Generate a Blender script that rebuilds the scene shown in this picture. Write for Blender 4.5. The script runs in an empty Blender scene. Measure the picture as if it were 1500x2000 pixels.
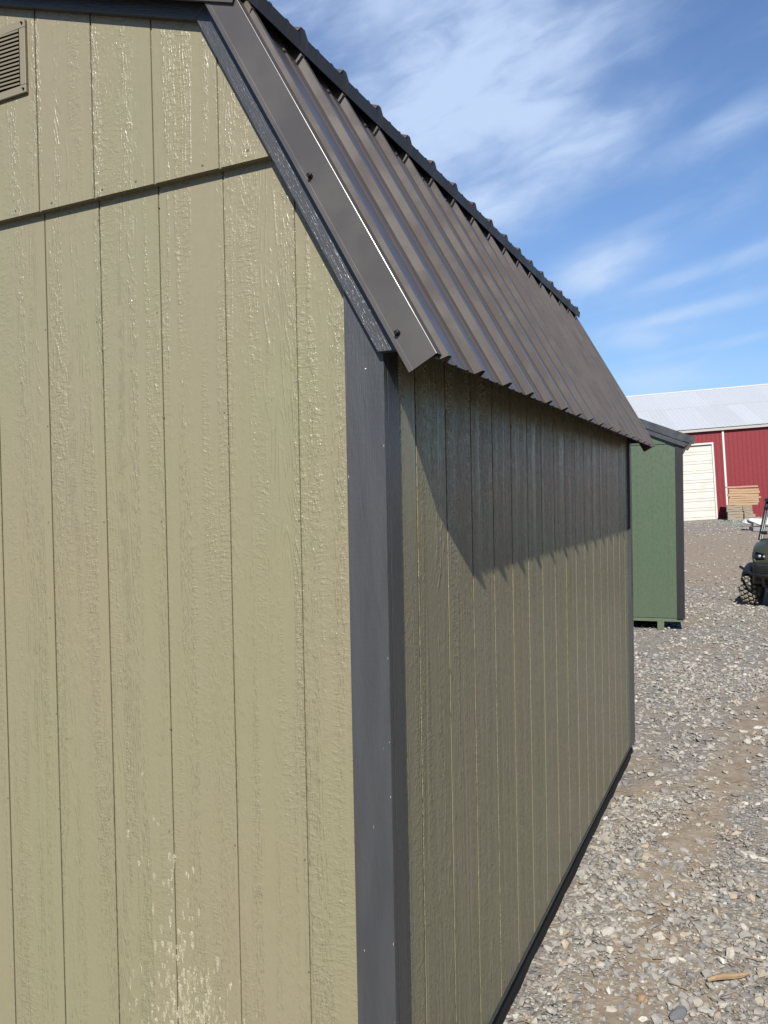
import bpy, bmesh, math, random
import numpy as np
from mathutils import Vector, Matrix
random.seed(7); RNG = np.random.default_rng(11)
scn = bpy.context.scene
COL = scn.collection
H = 1.67                                   # camera height above the ground by the shed

# ------------------------------------------------------------------ camera
CAMP = (0.7528, -1.6086, H)
R_ = Vector((0.90337534, 0.42842371, -0.01913399)); U_ = Vector((0.00987903, 0.02381557, 0.99966756)); F_ = Vector((-0.42873697, 0.90326405, -0.01728199))
cam = bpy.data.cameras.new('camera'); camo = bpy.data.objects.new('camera', cam); COL.objects.link(camo)
m = Matrix.Identity(4)
for i in range(3):
    m[i][0] = R_[i]; m[i][1] = U_[i]; m[i][2] = -F_[i]; m[i][3] = CAMP[i]
camo.matrix_world = m
cam.sensor_fit = 'HORIZONTAL'; cam.sensor_width = 36; cam.lens = 1546.56*36/1500
cam.clip_start = 0.05; cam.clip_end = 3000
scn.camera = camo

# ------------------------------------------------------------------ light
SUN = Vector((1.0, -4.3, 3.54)).normalized()
EL = math.asin(SUN.z); AZ = math.atan2(SUN.x, SUN.y)
SUN_STRENGTH = 5.0; SKY_STRENGTH = 0.0565
sl = bpy.data.lights.new('sun', 'SUN'); so = bpy.data.objects.new('sun', sl); COL.objects.link(so)
sl.energy = SUN_STRENGTH; sl.angle = math.radians(0.53); sl.color = (1.0, 0.955, 0.88)
so.rotation_euler = (-SUN).to_track_quat('-Z', 'Y').to_euler(); so.location = (3, -10, 12)
scn.view_settings.view_transform = 'Standard'; scn.view_settings.look = 'None'
scn.view_settings.exposure = 1.12; scn.view_settings.gamma = 1.0

# ------------------------------------------------------------------ node helpers
class NT:
    def __init__(s, tree): s.t = tree; s.n = tree.nodes; s.l = tree.links
    def new(s, typ, **kw):
        n = s.n.new(typ)
        for k, v in kw.items(): setattr(n, k, v)
        return n
    def put(s, sock, v):
        if v is None: return
        if isinstance(v, bpy.types.NodeSocket): s.l.new(v, sock)
        else: sock.default_value = v
    def math(s, op, a, b=None, c=None, clamp=False):
        n = s.new('ShaderNodeMath', operation=op, use_clamp=clamp)
        s.put(n.inputs[0], a); s.put(n.inputs[1], b)
        if c is not None: s.put(n.inputs[2], c)
        return n.outputs[0]
    def vmath(s, op, a, b=None):
        n = s.new('ShaderNodeVectorMath', operation=op); s.put(n.inputs[0], a); s.put(n.inputs[1], b); return n.outputs[0]
    def comb(s, x, y, z):
        n = s.new('ShaderNodeCombineXYZ'); s.put(n.inputs[0], x); s.put(n.inputs[1], y); s.put(n.inputs[2], z); return n.outputs[0]
    def sep(s, v):
        n = s.new('ShaderNodeSeparateXYZ'); s.put(n.inputs[0], v); return n.outputs
    def noise(s, vec, scale=1, detail=2, rough=.5, dist=0.0, color=False):
        n = s.new('ShaderNodeTexNoise'); s.put(n.inputs['Vector'], vec)
        s.put(n.inputs['Scale'], scale); n.inputs['Detail'].default_value = detail; n.inputs['Roughness'].default_value = rough; n.inputs['Distortion'].default_value = dist
        return n.outputs['Color' if color else 'Fac']
    def voro(s, vec, scale, feature='F1', out='Distance', rnd=1.0):
        n = s.new('ShaderNodeTexVoronoi', feature=feature); s.put(n.inputs['Vector'], vec); s.put(n.inputs['Scale'], scale); n.inputs['Randomness'].default_value = rnd
        return n.outputs[out]
    def ss(s, v, a, b, lo=0.0, hi=1.0):
        n = s.new('ShaderNodeMapRange', interpolation_type='SMOOTHSTEP'); s.put(n.inputs[0], v)
        s.put(n.inputs[1], a); s.put(n.inputs[2], b); n.inputs[3].default_value = lo; n.inputs[4].default_value = hi
        return n.outputs[0]
    def mix(s, f, a, b, mode='MIX'):
        n = s.new('ShaderNodeMix', data_type='RGBA', blend_type=mode); s.put(n.inputs[0], f); s.put(n.inputs[6], a); s.put(n.inputs[7], b); return n.outputs[2]
    def ramp(s, f, stops, interp='LINEAR'):
        n = s.new('ShaderNodeValToRGB'); s.put(n.inputs[0], f); cr = n.color_ramp; cr.interpolation = interp
        while len(cr.elements) < len(stops): cr.elements.new(.5)
        for e, (p, c) in zip(cr.elements, stops): e.position = p; e.color = (*c, 1)
        return n.outputs[0]
    def bump(s, h, dist, strength=1.0, normal=None):
        n = s.new('ShaderNodeBump'); s.put(n.inputs['Height'], h); n.inputs['Distance'].default_value = dist; n.inputs['Strength'].default_value = strength
        if normal is not None: s.put(n.inputs['Normal'], normal)
        return n.outputs[0]
    def obj(s): return s.new('ShaderNodeTexCoord').outputs['Object']

def rgb(c): return (*c, 1.0) if len(c) == 3 else c
def mat(name, col=(.5, .5, .5), rough=.5, metal=0.0, spec=.5):
    M = bpy.data.materials.new(name); M.use_nodes = True
    t = NT(M.node_tree); b = t.n['Principled BSDF']
    b.inputs['Base Color'].default_value = rgb(col); b.inputs['Roughness'].default_value = rough
    b.inputs['Metallic'].default_value = metal; b.inputs['Specular IOR Level'].default_value = spec
    return M, t, b

# ------------------------------------------------------------------ sky
w = bpy.data.worlds.new('World'); scn.world = w; w.use_nodes = True
t = NT(w.node_tree)
bg = t.n['Background']; bg.inputs['Strength'].default_value = SKY_STRENGTH
sk = t.new('ShaderNodeTexSky', sky_type='NISHITA'); sk.sun_disc = False
sk.sun_elevation = EL; sk.sun_rotation = AZ; sk.altitude = 200; sk.air_density = 1.15; sk.dust_density = 0.2; sk.ozone_density = 3.0
g = t.new('ShaderNodeTexCoord').outputs['Generated']
x, y, z = t.sep(t.vmath('NORMALIZE', g))
az = t.math('MULTIPLY', t.math('ARCTAN2', x, y), 57.2958)
el = t.math('MULTIPLY', t.math('ARCSINE', z), 57.2958)
def lobe(a0, e0, ra, re, tilt=0.0, amp=1.0):
    c, s_ = math.cos(math.radians(tilt)), math.sin(math.radians(tilt))
    da = t.math('SUBTRACT', az, a0); de = t.math('SUBTRACT', el, e0)
    p = t.math('ADD', t.math('MULTIPLY', da, c/ra), t.math('MULTIPLY', de, s_/ra))
    q = t.math('ADD', t.math('MULTIPLY', da, -s_/re), t.math('MULTIPLY', de, c/re))
    r2 = t.math('ADD', t.math('MULTIPLY', p, p), t.math('MULTIPLY', q, q))
    return t.math('MULTIPLY', t.math('EXPONENT', t.math('MULTIPLY', r2, -1.0)), amp)
lobes = [(-19, 27, 11.5, 6.2, 16, 1.5), (-21, 33, 12, 5.0, 10, 1.25), (-12.0, 22.6, 7.0, 2.6, 22, 1.2), (-17, 20.6, 4.6, 2.8, 10, 1.15), (-9.5, 28.5, 4.0, 3.0, 30, .55), (-1.5, 22.6, 8.5, 1.3, 14, .62), (-9.6, 15.4, 4.2, 1.9, 12, 1.0),
         (-4, 14.4, 8, .75, 12, .62), (-4.5, 11.8, 8, .7, 9, .75), (-3.0, 9.6, 8, .45, 7, .45), (-7.0, 10.6, 5, 1.0, 4, .72), (-6, 7.6, 7, 1.4, 4, .6), (-2, 17.8, 6, 1.2, 28, .42), (-45, 25, 15, 6, 0, .7), (35, 24, 20, 5, 10, .6)]
den = None
for L in lobes:
    v = lobe(*L); den = v if den is None else t.math('SMOOTH_MAX', den, v, .25)
sa = t.math('ADD', t.math('MULTIPLY', az, .966), t.math('MULTIPLY', el, .259))
se = t.math('ADD', t.math('MULTIPLY', az, -.259), t.math('MULTIPLY', el, .966))
wv = t.comb(t.math('MULTIPLY', sa, .10), t.math('MULTIPLY', se, .34), 3.1)
warp = t.vmath('SCALE', t.vmath('SUBTRACT', t.noise(wv, 1.1, 2, .5, color=True), (.5, .5, .5)), None)
warp.node.inputs['Scale'].default_value = 1.1
n1 = t.noise(t.vmath('ADD', wv, warp), 1.0, 6, .56)
n2 = t.noise(t.comb(t.math('MULTIPLY', sa, .16), t.math('MULTIPLY', se, .24), 9.0), 1.0, 4, .5)
tex = t.math('ADD', t.math('MULTIPLY', n1, .55), t.math('MULTIPLY', n2, .45))
cl = t.math('MULTIPLY', den, t.ss(tex, .30, .66, .42, 1.12))
cl = t.math('ADD', cl, t.math('MULTIPLY', t.ss(n1, .45, .8), .16))
cl = t.math('MULTIPLY', t.ss(cl, -.05, 1.3), .86)
cl = t.math('MULTIPLY', cl, t.ss(el, 0.0, 4.0))
ccol = t.mix(t.ss(el, 0, 35), (5.2, 6.3, 7.9, 1), (4.9, 6.1, 8.3, 1))
low = t.ss(el, 3, 20, 1.0, 0.0)
skc = t.mix(1.0, sk.outputs[0], t.mix(low, (0.80, 0.93, 1.13, 1), (0.62, 0.76, 0.98, 1)), 'MULTIPLY')
t.l.new(t.mix(cl, skc, ccol), bg.inputs['Color'])

# ------------------------------------------------------------------ object helpers
def tag(o, label=None, cat=None, group=None, kind=None):
    if label: o['label'] = label
    if cat: o['category'] = cat
    if group: o['group'] = group
    if kind: o['kind'] = kind
    return o
def thing(name, label, cat, loc=(0, 0, 0), rz=0.0, group=None, mw=None):
    o = bpy.data.objects.new(name, None); COL.objects.link(o); o.empty_display_size = .2
    if mw is not None: o.matrix_world = mw
    else: o.location = loc; o.rotation_euler = (0, 0, rz)
    return tag(o, label, cat, group)
def mesh_obj(name, V, Fc, material, parent=None, smooth=False, mats=None, fm=None):
    me = bpy.data.meshes.new(name); me.from_pydata([tuple(v) for v in V], [], Fc)
    for mm in (mats or [material]): me.materials.append(mm)
    if fm: me.polygons.foreach_set('material_index', fm)
    if smooth: me.polygons.foreach_set('use_smooth', [True]*len(me.polygons))
    me.update(); o = bpy.data.objects.new(name, me); COL.objects.link(o)
    if parent: o.parent = parent
    return o
class MB:
    """collects shapes, builds ONE mesh"""
    def __init__(s): s.V = []; s.F = []; s.M = []; s.mi = 0
    def add(s, V, F):
        b = len(s.V); s.V += [tuple(v) for v in V]; s.F += [tuple(i+b for i in f) for f in F]; s.M += [s.mi]*len(F)
    def box(s, a, b):
        (x0, y0, z0), (x1, y1, z1) = a, b
        x0, x1 = sorted((x0, x1)); y0, y1 = sorted((y0, y1)); z0, z1 = sorted((z0, z1))
        s.add([(x0, y0, z0), (x1, y0, z0), (x1, y1, z0), (x0, y1, z0), (x0, y0, z1), (x1, y0, z1), (x1, y1, z1), (x0, y1, z1)],
              [(0, 3, 2, 1), (4, 5, 6, 7), (0, 1, 5, 4), (1, 2, 6, 5), (2, 3, 7, 6), (3, 0, 4, 7)])
    def cham(s, a, b, c=.004):
        """box with chamfered vertical+horizontal edges (all 12)"""
        bm = bmesh.new(); bmesh.ops.create_cube(bm, size=1)
        for v in bm.verts: v.co = Vector([(a[i]+b[i])/2 + v.co[i]*abs(b[i]-a[i]) for i in range(3)])
        bmesh.ops.bevel(bm, geom=bm.edges[:], offset=c, segments=1, affect='EDGES')
        bm.verts.ensure_lookup_table(); s.add([v.co[:] for v in bm.verts], [[v.index for v in f.verts] for f in bm.faces]); bm.free()
    def prism(s, poly, axis, a, b, mp=None):
        """poly: list of 2D points; axis: 'y' -> (x,z) poly extruded along y, 'x' -> (y,z), 'z' -> (x,y)"""
        n = len(poly)
        def P(q, t):
            if axis == 'y': return (q[0], t, q[1])
            if axis == 'x': return (t, q[0], q[1])
            return (q[0], q[1], t)
        V = [P(q, a) for q in poly]+[P(q, b) for q in poly]
        F = [tuple(range(n)), tuple(range(2*n-1, n-1, -1))]+[(i, n+i, n+(i+1) % n, (i+1) % n) for i in range(n)]
        s.add(V, F)
    def tube(s, pts, r, seg=10, cap=True):
        pts = [Vector(p) for p in pts]; V = []; F = []
        rs = r if isinstance(r, (list, tuple)) else [r]*len(pts)
        up = None
        for i, p in enumerate(pts):
            d = (pts[min(i+1, len(pts)-1)]-pts[max(i-1, 0)]).normalized()
            if up is None: up = d.orthogonal().normalized()
            up = (up-d*up.dot(d)).normalized(); sd = d.cross(up)
            for k in range(seg):
                a = 2*math.pi*k/seg; V.append(p+(up*math.cos(a)+sd*math.sin(a))*rs[i])
        for i in range(len(pts)-1):
            for k in range(seg): F.append((i*seg+k, i*seg+(k+1) % seg, (i+1)*seg+(k+1) % seg, (i+1)*seg+k))
        if cap: F.append(tuple(range(seg-1, -1, -1))); F.append(tuple(range((len(pts)-1)*seg, len(pts)*seg)))
        s.add(V, F)
    def lathe(s, prof, c, axis='y', seg=28):
        """prof: (radius, along) list"""
        V = []; F = []; n = len(prof)
        for k in range(seg):
            a = 2*math.pi*k/seg
            for r, h in prof:
                if axis == 'y': V.append((c[0]+r*math.cos(a), c[1]+h, c[2]+r*math.sin(a)))
                elif axis == 'x': V.append((c[0]+h, c[1]+r*math.cos(a), c[2]+r*math.sin(a)))
                else: V.append((c[0]+r*math.cos(a), c[1]+r*math.sin(a), c[2]+h))
        for k in range(seg):
            for j in range(n-1): F.append((k*n+j, k*n+j+1, ((k+1) % seg)*n+j+1, ((k+1) % seg)*n+j))
        s.add(V, F)
    def xf(s, M, i0=0): s.V[i0:] = [tuple(M @ Vector(v)) for v in s.V[i0:]]
    def build(s, name, material, parent=None, smooth=False, bevel=0, seg=1, mats=None, fix=True):
        o = mesh_obj(name, s.V, s.F, material, parent, False, mats, s.M if mats else None)
        if fix or bevel:
            bm = bmesh.new(); bm.from_mesh(o.data)
            bmesh.ops.recalc_face_normals(bm, faces=bm.faces)
            if bevel: bmesh.ops.bevel(bm, geom=[e for e in bm.edges if e.is_manifold and e.calc_face_angle(0) > .5], offset=bevel, segments=seg, affect='EDGES', clamp_overlap=True)
            bm.to_mesh(o.data); bm.free()
        if smooth:
            o.data.polygons.foreach_set('use_smooth', [True]*len(o.data.polygons))
            try: o.data.set_sharp_from_angle(angle=math.radians(40))
            except Exception: pass
        return o

def sstep(a, b, x):
    u = np.clip((np.asarray(x, float)-a)/(b-a), 0, 1); return u*u*(3-2*u)

# barn frame (measured from the photograph's geometry)
BU = Vector((0.96978025, 0.23921545, 0.04798157)); BV = Vector((-0.04658524, -0.01149117, 0.99884822)); BN = Vector((0.23949129, -0.97089851, 0.0))
BO = Vector((-1.35837251, 46.07260127, -1.51350393+H))
def fdist(x, y): return (np.asarray(x)-.753)*-.4287+(np.asarray(y)+1.609)*.9033
def gz(x, y):
    """height of the yard"""
    x = np.asarray(x, float); y = np.asarray(y, float)
    d = fdist(x, y)
    z = -.27*sstep(4.5, 12, d)-.05*sstep(11, 15, d)+.476*sstep(16, 43, d)
    s = (x-BO.x)*BU.x+(y-BO.y)*BU.y
    z = z+sstep(22, 42, d)*np.clip(s, -30, 30)*.0495
    z = z+.012*np.sin(x*3.1+1)*np.sin(y*2.3)*sstep(5.5, 8, d)+.03*np.sin(x*.9)*np.sin(y*.63+2)*sstep(8, 12, d)*(1-sstep(36, 42, d))
    z = z-.024*np.exp(-(x/.14)**2)*(1-sstep(3.6, 4.4, y))*sstep(-1, 0, y)
    z = z-.03*np.exp(-((d-17.2)/.25)**2)-.025*np.exp(-((d-18.8)/.25)**2)
    return z

# ------------------------------------------------------------------ materials
def siding_mat(name, off, col, grain=1.0, spec=.40):
    M, t, b = mat(name, col, .36, 0, spec)
    x, y, z = t.sep(t.obj()); h = t.math('ADD', x, y)
    bd = t.math('FLOOR', t.math('DIVIDE', t.math('SUBTRACT', h, off), .2032))
    wn = t.new('ShaderNodeTexWhiteNoise', noise_dimensions='1D'); t.put(wn.inputs['W'], bd); rnd = wn.outputs['Value']
    zz = t.math('ADD', z, t.math('MULTIPLY', rnd, 23.0)); k = t.math('MULTIPLY', rnd, 57.0)
    def v(sx, sz, kk=0.0): return t.comb(t.math('MULTIPLY', h, sx), t.math('ADD', k, kk), t.math('MULTIPLY', zz, sz))
    streak = t.noise(v(300, 14), 1, 3, .6)
    dash = t.ss(t.noise(v(210, 42, 2), 1, 2, .5), .50, .66)
    dash2 = t.ss(t.noise(v(120, 60, 9), 1, 3, .6), .50, .68)
    fld = t.noise(v(8, .9, 7), 1, 2.0, .45)                   # contour field of the cathedral figure
    ring = t.ss(t.math('SINE', t.math('MULTIPLY', fld, 190.0)), .3, 1.0)
    ring = t.math('MULTIPLY', ring, t.ss(t.noise(v(40, 25, 33), 1, 3), .38, .55))
    rip = t.ss(t.noise(t.comb(t.math('MULTIPLY', h, 42), k, t.math('ADD', t.math('MULTIPLY', zz, 120), t.math('MULTIPLY', t.noise(v(14, 7, 4), 1, 2), 5.0))), 1, 3, .6), .42, .66)
    mring = t.ss(t.noise(v(9, .45, 12), 1, 1), .53, .60)
    mrip = t.ss(t.noise(v(15, 1.1, 17), 1, 2), .44, .62)
    mst = t.ss(t.noise(v(20, .5, 27), 1, 2), .40, .58, .12, 1.0)
    smooth_ = t.ss(t.noise(v(26, .8, 37), 1, 2), .36, .48, .12, 1.0)
    hgt = t.math('MULTIPLY', t.math('ADD', t.math('MULTIPLY', dash, .75), t.math('MULTIPLY', streak, .7)), mst)
    hgt = t.math('ADD', hgt, t.math('MULTIPLY', dash2, .35))
    hgt = t.math('ADD', hgt, t.math('MULTIPLY', t.math('MULTIPLY', rip, mrip), .5))
    hgt = t.math('MULTIPLY', hgt, smooth_)
    hgt = t.math('ADD', hgt, t.math('MULTIPLY', t.math('MULTIPLY', ring, mring), .6))
    hgt = t.math('ADD', hgt, t.math('MULTIPLY', t.noise(v(500, 320, 5), 1, 2), .12))
    t.l.new(t.bump(hgt, .0014*grain, 1.0), b.inputs['Normal'])
    c2 = (col[0]*1.03, col[1]*.985, col[2]*1.02); c3 = (col[0]*.97, col[1]*1.01, col[2]*.96)
    cc = t.mix(t.ss(t.noise(t.comb(t.math('MULTIPLY', h, 2.5), 0.0, t.math('MULTIPLY', z, 1.1)), 1, 3, .5), .3, .7), rgb(c2), rgb(c3))
    cc = t.mix(t.ss(t.noise(v(60, 60, 1), 1, 3), .35, .75, 0, .16), cc, rgb(tuple(q*.8 for q in col)))
    t.l.new(cc, b.inputs['Base Color'])
    t.l.new(t.ss(t.noise(v(40, 20, 51), 1, 2), .3, .7, .24, .38), b.inputs['Roughness'])
    return M
OLIVE = (.345, .315, .199)
M_front = siding_mat('olive_siding_front', -.0241, OLIVE)
M_side = siding_mat('olive_siding_side', .165, OLIVE, 2.1, .30)
M_green = siding_mat('green_siding', -.088, (.110, .160, .100), .2)

def wood_trim(name, col, direction='z', gloss=.34, dist=.0021):
    M, t, b = mat(name, col, gloss, 0, .38)
    if isinstance(direction, tuple):
        v = t.obj(); a = Vector(direction).normalized()
        al = t.new('ShaderNodeVectorMath', operation='DOT_PRODUCT'); t.put(al.inputs[0], v); al.inputs[1].default_value = a; al = al.outputs['Value']
        pr = Vector((a.z, 0, -a.x)); ac = t.new('ShaderNodeVectorMath', operation='DOT_PRODUCT'); t.put(ac.inputs[0], v); ac.inputs[1].default_value = pr; ac = ac.outputs['Value']
        x, y, z = t.sep(v); ac = t.math('ADD', ac, y)
    else:
        x, y, z = t.sep(t.obj()); al = z; ac = t.math('ADD', x, y)
    v1 = t.comb(t.math('MULTIPLY', ac, 330), 1.0, t.math('MULTIPLY', al, 22))
    v2 = t.comb(t.math('MULTIPLY', ac, 90), 5.0, t.math('MULTIPLY', al, 13))
    v3 = t.comb(t.math('MULTIPLY', ac, 25), 9.0, t.math('MULTIPLY', al, 140))
    hh = t.math('ADD', t.math('MULTIPLY', t.noise(v1, 1, 3, .6), .7), t.math('MULTIPLY', t.noise(v2, 1, 4, .6, .5), .8))
    hh = t.math('ADD', hh, t.math('MULTIPLY', t.noise(v3, 1, 2), .08))
    t.l.new(t.bump(hh, dist, 1.0), b.inputs['Normal'])
    t.l.new(t.mix(t.ss(t.noise(v2, .25, 3), .3, .7), rgb(tuple(q*.88 for q in col)), rgb(tuple(q*1.1 for q in col))), b.inputs['Base Color'])
    return M
SLATE = (.078, .081, .089)
M_trim = wood_trim('slate_trim', SLATE)
M_rake = wood_trim('slate_rake', SLATE, (-.486, 0, .874), .30, .0015)
M_rake2 = wood_trim('slate_rake_upper', SLATE, (-.949, 0, .316), .34, .0014)

def metal_mat(name, col, rough=.33, wear=True, spec=.5, lo=.0002):
    M, t, b = mat(name, col, rough, 0.0, spec)
    v = t.obj()
    t.l.new(t.bump(t.noise(v, 3.0, 2), .004, .35, t.bump(t.noise(v, 700, 2), lo, .35)), b.inputs['Normal'])
    c = t.mix(t.ss(t.noise(v, 5, 4, .6), .35, .7, 0, .35), rgb(col), rgb(tuple(q*1.15+.004 for q in col)))
    if wear:   # pale dust specks
        c = t.mix(t.ss(t.voro(v, 38), .055, .03, 0, .5), c, (.42, .38, .3, 1))
    t.l.new(c, b.inputs['Base Color'])
    t.l.new(t.ss(t.noise(v, 9, 4), .3, .7, rough-.05, rough+.1), b.inputs['Roughness'])
    b.inputs['Coat Weight'].default_value = .25; b.inputs['Coat Roughness'].default_value = .18
    return M
M_metal = metal_mat('bronze_metal', (.106, .086, .069), .32, True)
M_flash = metal_mat('bronze_flashing', (.092, .080, .068), .36, False)

M_eave = metal_mat('bronze_eave', (.080, .072, .066), .5, False, .35); M_eave.node_tree.nodes['Principled BSDF'].inputs['Coat Weight'].default_value = 0.0
M_dark, _, _ = mat('shadowed_timber', (.035, .034, .032), .9, 0, .15)
def timber(name, c1, c2, rough=.75, sc=1.0):
    M, t, b = mat(name, c1, rough); v = t.obj(); x, y, z = t.sep(v)
    n = t.noise(t.comb(t.math('MULTIPLY', x, 6*sc), t.math('MULTIPLY', y, 70*sc), t.math('MULTIPLY', z, 70*sc)), 1, 4, .6)
    t.l.new(t.mix(t.ss(n, .3, .7), rgb(c1), rgb(c2)), b.inputs['Base Color'])
    t.l.new(t.bump(n, .002, .6), b.inputs['Normal']); return M
M_treated = timber('treated_timber', (.20, .20, .11), (.13, .13, .075))
M_osb = timber('sheathing', (.38, .27, .15), (.25, .17, .09))
M_chip, _, _ = mat('pale_chip', (.75, .74, .70), .5)

# ------------------------------------------------------------------ ground
def ground_material():
    M, t, b = mat('gravel_yard', (.2, .18, .15), .95, 0, .2)
    v = t.obj(); x, y, z = t.sep(v)
    d = t.math('ADD', t.math('MULTIPLY', t.math('SUBTRACT', x, .753), -.4287), t.math('MULTIPLY', t.math('ADD', y, 1.609), .9033))
    P = t.comb(x, y, 0.0)
    big = t.noise(P, .55, 4, .6); mid = t.noise(P, 2.6, 5, .6)
    # dirt versus stone by zone of the yard
    zone = t.math('ADD', t.ss(d, 14.0, 21.0), t.math('MULTIPLY', t.ss(d, 31.5, 36.0), -1.0))
    f = t.math('ADD', t.math('MULTIPLY', t.math('SUBTRACT', mid, .5), 1.9), t.math('MULTIPLY', t.math('SUBTRACT', big, .5), 1.5))
    tw = t.math('SUBTRACT', x, t.math('ADD', t.math('MULTIPLY', y, .112), .185)); tw = t.math('DIVIDE', tw, t.math('ADD', t.math('MULTIPLY', y, .016), .08))
    track = t.math('MULTIPLY', t.math('EXPONENT', t.math('MULTIPLY', t.math('MULTIPLY', tw, tw), -1.0)), t.ss(y, 14, 9)); zone = t.math('ADD', zone, t.math('MULTIPLY', track, .8))
    dirt = t.ss(t.math('ADD', f, t.math('MULTIPLY', zone, .75)), -.18, .42)
    # stones at three sizes, each cell its own grey
    def stones(scale):
        c = t.voro(P, scale, 'F1', 'Color'); dd = t.voro(P, scale, 'F1', 'Distance')
        r, g_, b_ = t.sep(c)
        col = t.ramp(r, [(0, (.16, .157, .155)), (.25, (.26, .255, .25)), (.55, (.40, .385, .36)), (.8, (.55, .52, .47)), (.93, (.48, .38, .26)), (1, (.80, .77, .70))])
        return col, dd, g_
    ca, da, ga = stones(26.0); cb, db, gb = stones(60.0); cc, dc, gc = stones(150.0)
    m1 = t.math('MULTIPLY', t.ss(ga, .35, .45), t.ss(da, .5, .38)); m2 = t.math('MULTIPLY', t.ss(gb, .3, .4), t.ss(db, .55, .4))
    grit = t.mix(t.ss(mid, .3, .7), (.22, .185, .145, 1), (.29, .255, .205, 1))
    st = t.mix(.6, grit, cc); st = t.mix(m2, st, cb); st = t.mix(m1, st, ca)
    dn = t.noise(P, 9, 5, .65)
    dcol = t.mix(t.ss(dn, .3, .7), (.30, .235, .170, 1), (.46, .385, .295, 1))
    dcol = t.mix(t.math('MULTIPLY', t.ss(gb, .80, .84), t.ss(db, .4, .25)), dcol, cb)
    dcol = t.mix(t.math('MULTIPLY', t.ss(ga, .88, .91), t.ss(da, .3, .2)), dcol, ca)
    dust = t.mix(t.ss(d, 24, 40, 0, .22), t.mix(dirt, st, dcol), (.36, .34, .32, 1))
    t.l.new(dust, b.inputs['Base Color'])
    hs = t.math('ADD', t.math('MULTIPLY', t.math('SUBTRACT', .6, da), m1), t.math('MULTIPLY', t.math('MULTIPLY', t.math('SUBTRACT', .6, db), m2), .5))
    hs = t.math('MULTIPLY', hs, t.math('SUBTRACT', 1.0, t.math('MULTIPLY', dirt, .8)))
    hs = t.math('ADD', hs, t.math('MULTIPLY', dn, .35))
    t.l.new(t.bump(hs, .02, .9), b.inputs['Normal'])
    return M
M_ground = ground_material()
na, nr = 420, 300
ang = np.linspace(0, 2*np.pi, na, endpoint=False); rad = np.concatenate([[0.25], 0.25*np.power(900/.25, np.linspace(0, 1, nr-1)[1:])])
A, Rr = np.meshgrid(ang, rad); X = CAMP[0]+Rr*np.cos(A); Y = CAMP[1]+Rr*np.sin(A)
Z = gz(X, Y)
dq = fdist(X, Y); msk = (1-sstep(6, 12, Rr))
Z = Z+msk*(.006*np.sin(X*11+Y*4)*np.sin(Y*9-X*3)+.005*np.sin(X*27+1)*np.sin(Y*23))-.004
V = np.stack([X, Y, Z], -1).reshape(-1, 3).tolist()
F = [(i*na+j, i*na+(j+1) % na, (i+1)*na+(j+1) % na, (i+1)*na+j) for i in range(len(rad)-1) for j in range(na)]
V.append((CAMP[0], CAMP[1], 0.0)); c0 = len(V)-1
F += [(c0, (j+1) % na, j) for j in range(na)]
g_o = mesh_obj('ground', V, F, M_ground, None, True); tag(g_o, None, None, None, 'structure')
bm = bmesh.new(); bm.from_mesh(g_o.data); bmesh.ops.recalc_face_normals(bm, faces=bm.faces)
if sum(f.normal.z for f in bm.faces) < 0: bmesh.ops.reverse_faces(bm, faces=bm.faces)
bm.to_mesh(g_o.data); bm.free()

# loose crushed stone, one object
def vnoise(x, y, s, seed):
    r = np.random.default_rng(seed); out = np.zeros_like(x)
    for _ in range(9):
        a, f, p = r.uniform(0, 2*np.pi), s*r.uniform(.5, 1.8), r.uniform(0, 2*np.pi)
        out += np.sin((x*np.cos(a)+y*np.sin(a))*f+p)
    return out/3.0
PHI = (1+5**.5)/2
ICO_V = np.array([(-1, PHI, 0), (1, PHI, 0), (-1, -PHI, 0), (1, -PHI, 0), (0, -1, PHI), (0, 1, PHI), (0, -1, -PHI), (0, 1, -PHI), (PHI, 0, -1), (PHI, 0, 1), (-PHI, 0, -1), (-PHI, 0, 1)], float)/1.902
ICO_F = np.array([(0, 11, 5), (0, 5, 1), (0, 1, 7), (0, 7, 10), (0, 10, 11), (1, 5, 9), (5, 11, 4), (11, 10, 2), (10, 7, 6), (7, 1, 8), (3, 9, 4), (3, 4, 2), (3, 2, 6), (3, 6, 8), (3, 8, 9), (4, 9, 5), (2, 4, 11), (6, 2, 10), (8, 6, 7), (9, 8, 1)])
def scatter(n, dmin, dmax, smin, smax, power, seed, dens):
    """n stones between view distances dmin..dmax; half sizes smin..smax"""
    r = np.random.default_rng(seed)
    d = np.sqrt(r.uniform(dmin**2, dmax**2, n*3)); lat = r.uniform(-.42, .66, n*3)
    x = CAMP[0]+F_.x*d+R_.x*lat*d; y = CAMP[1]+F_.y*d+R_.y*lat*d
    keep = (x > .012) | (y > 3.80)
    k2 = r.uniform(0, 1, len(x)) < dens(x, y, d); keep &= k2
    x, y = x[keep][:n], y[keep][:n]
    s = smin+(smax-smin)*r.uniform(0, 1, len(x))**power
    return x, y, s
def dens_near(x, y, d):
    v = .74+.36*vnoise(x, y, 3.2, 3)+.12*vnoise(x, y, 9, 13)
    tr = np.exp(-((x-(.185+.112*y+.03*np.sin(y*2.3)))/(.07+.012*y))**2)*(.55+.45*np.clip(vnoise(x, y, 5, 31)+.5, 0, 1))           # bare wheel track along the shed
    v = v-.75*tr-.45*np.exp(-((x-.12)/.16)**2-((y-3.1)/.7)**2)
    return np.clip(v, .10, 1)
def dens_far(x, y, d):
    v = .55+.35*vnoise(x, y, 1.3, 5)
    v = v*(1-.72*(sstep(14.5, 19, d)-sstep(32, 36, d)))
    return np.clip(v, .03, 1)
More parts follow.
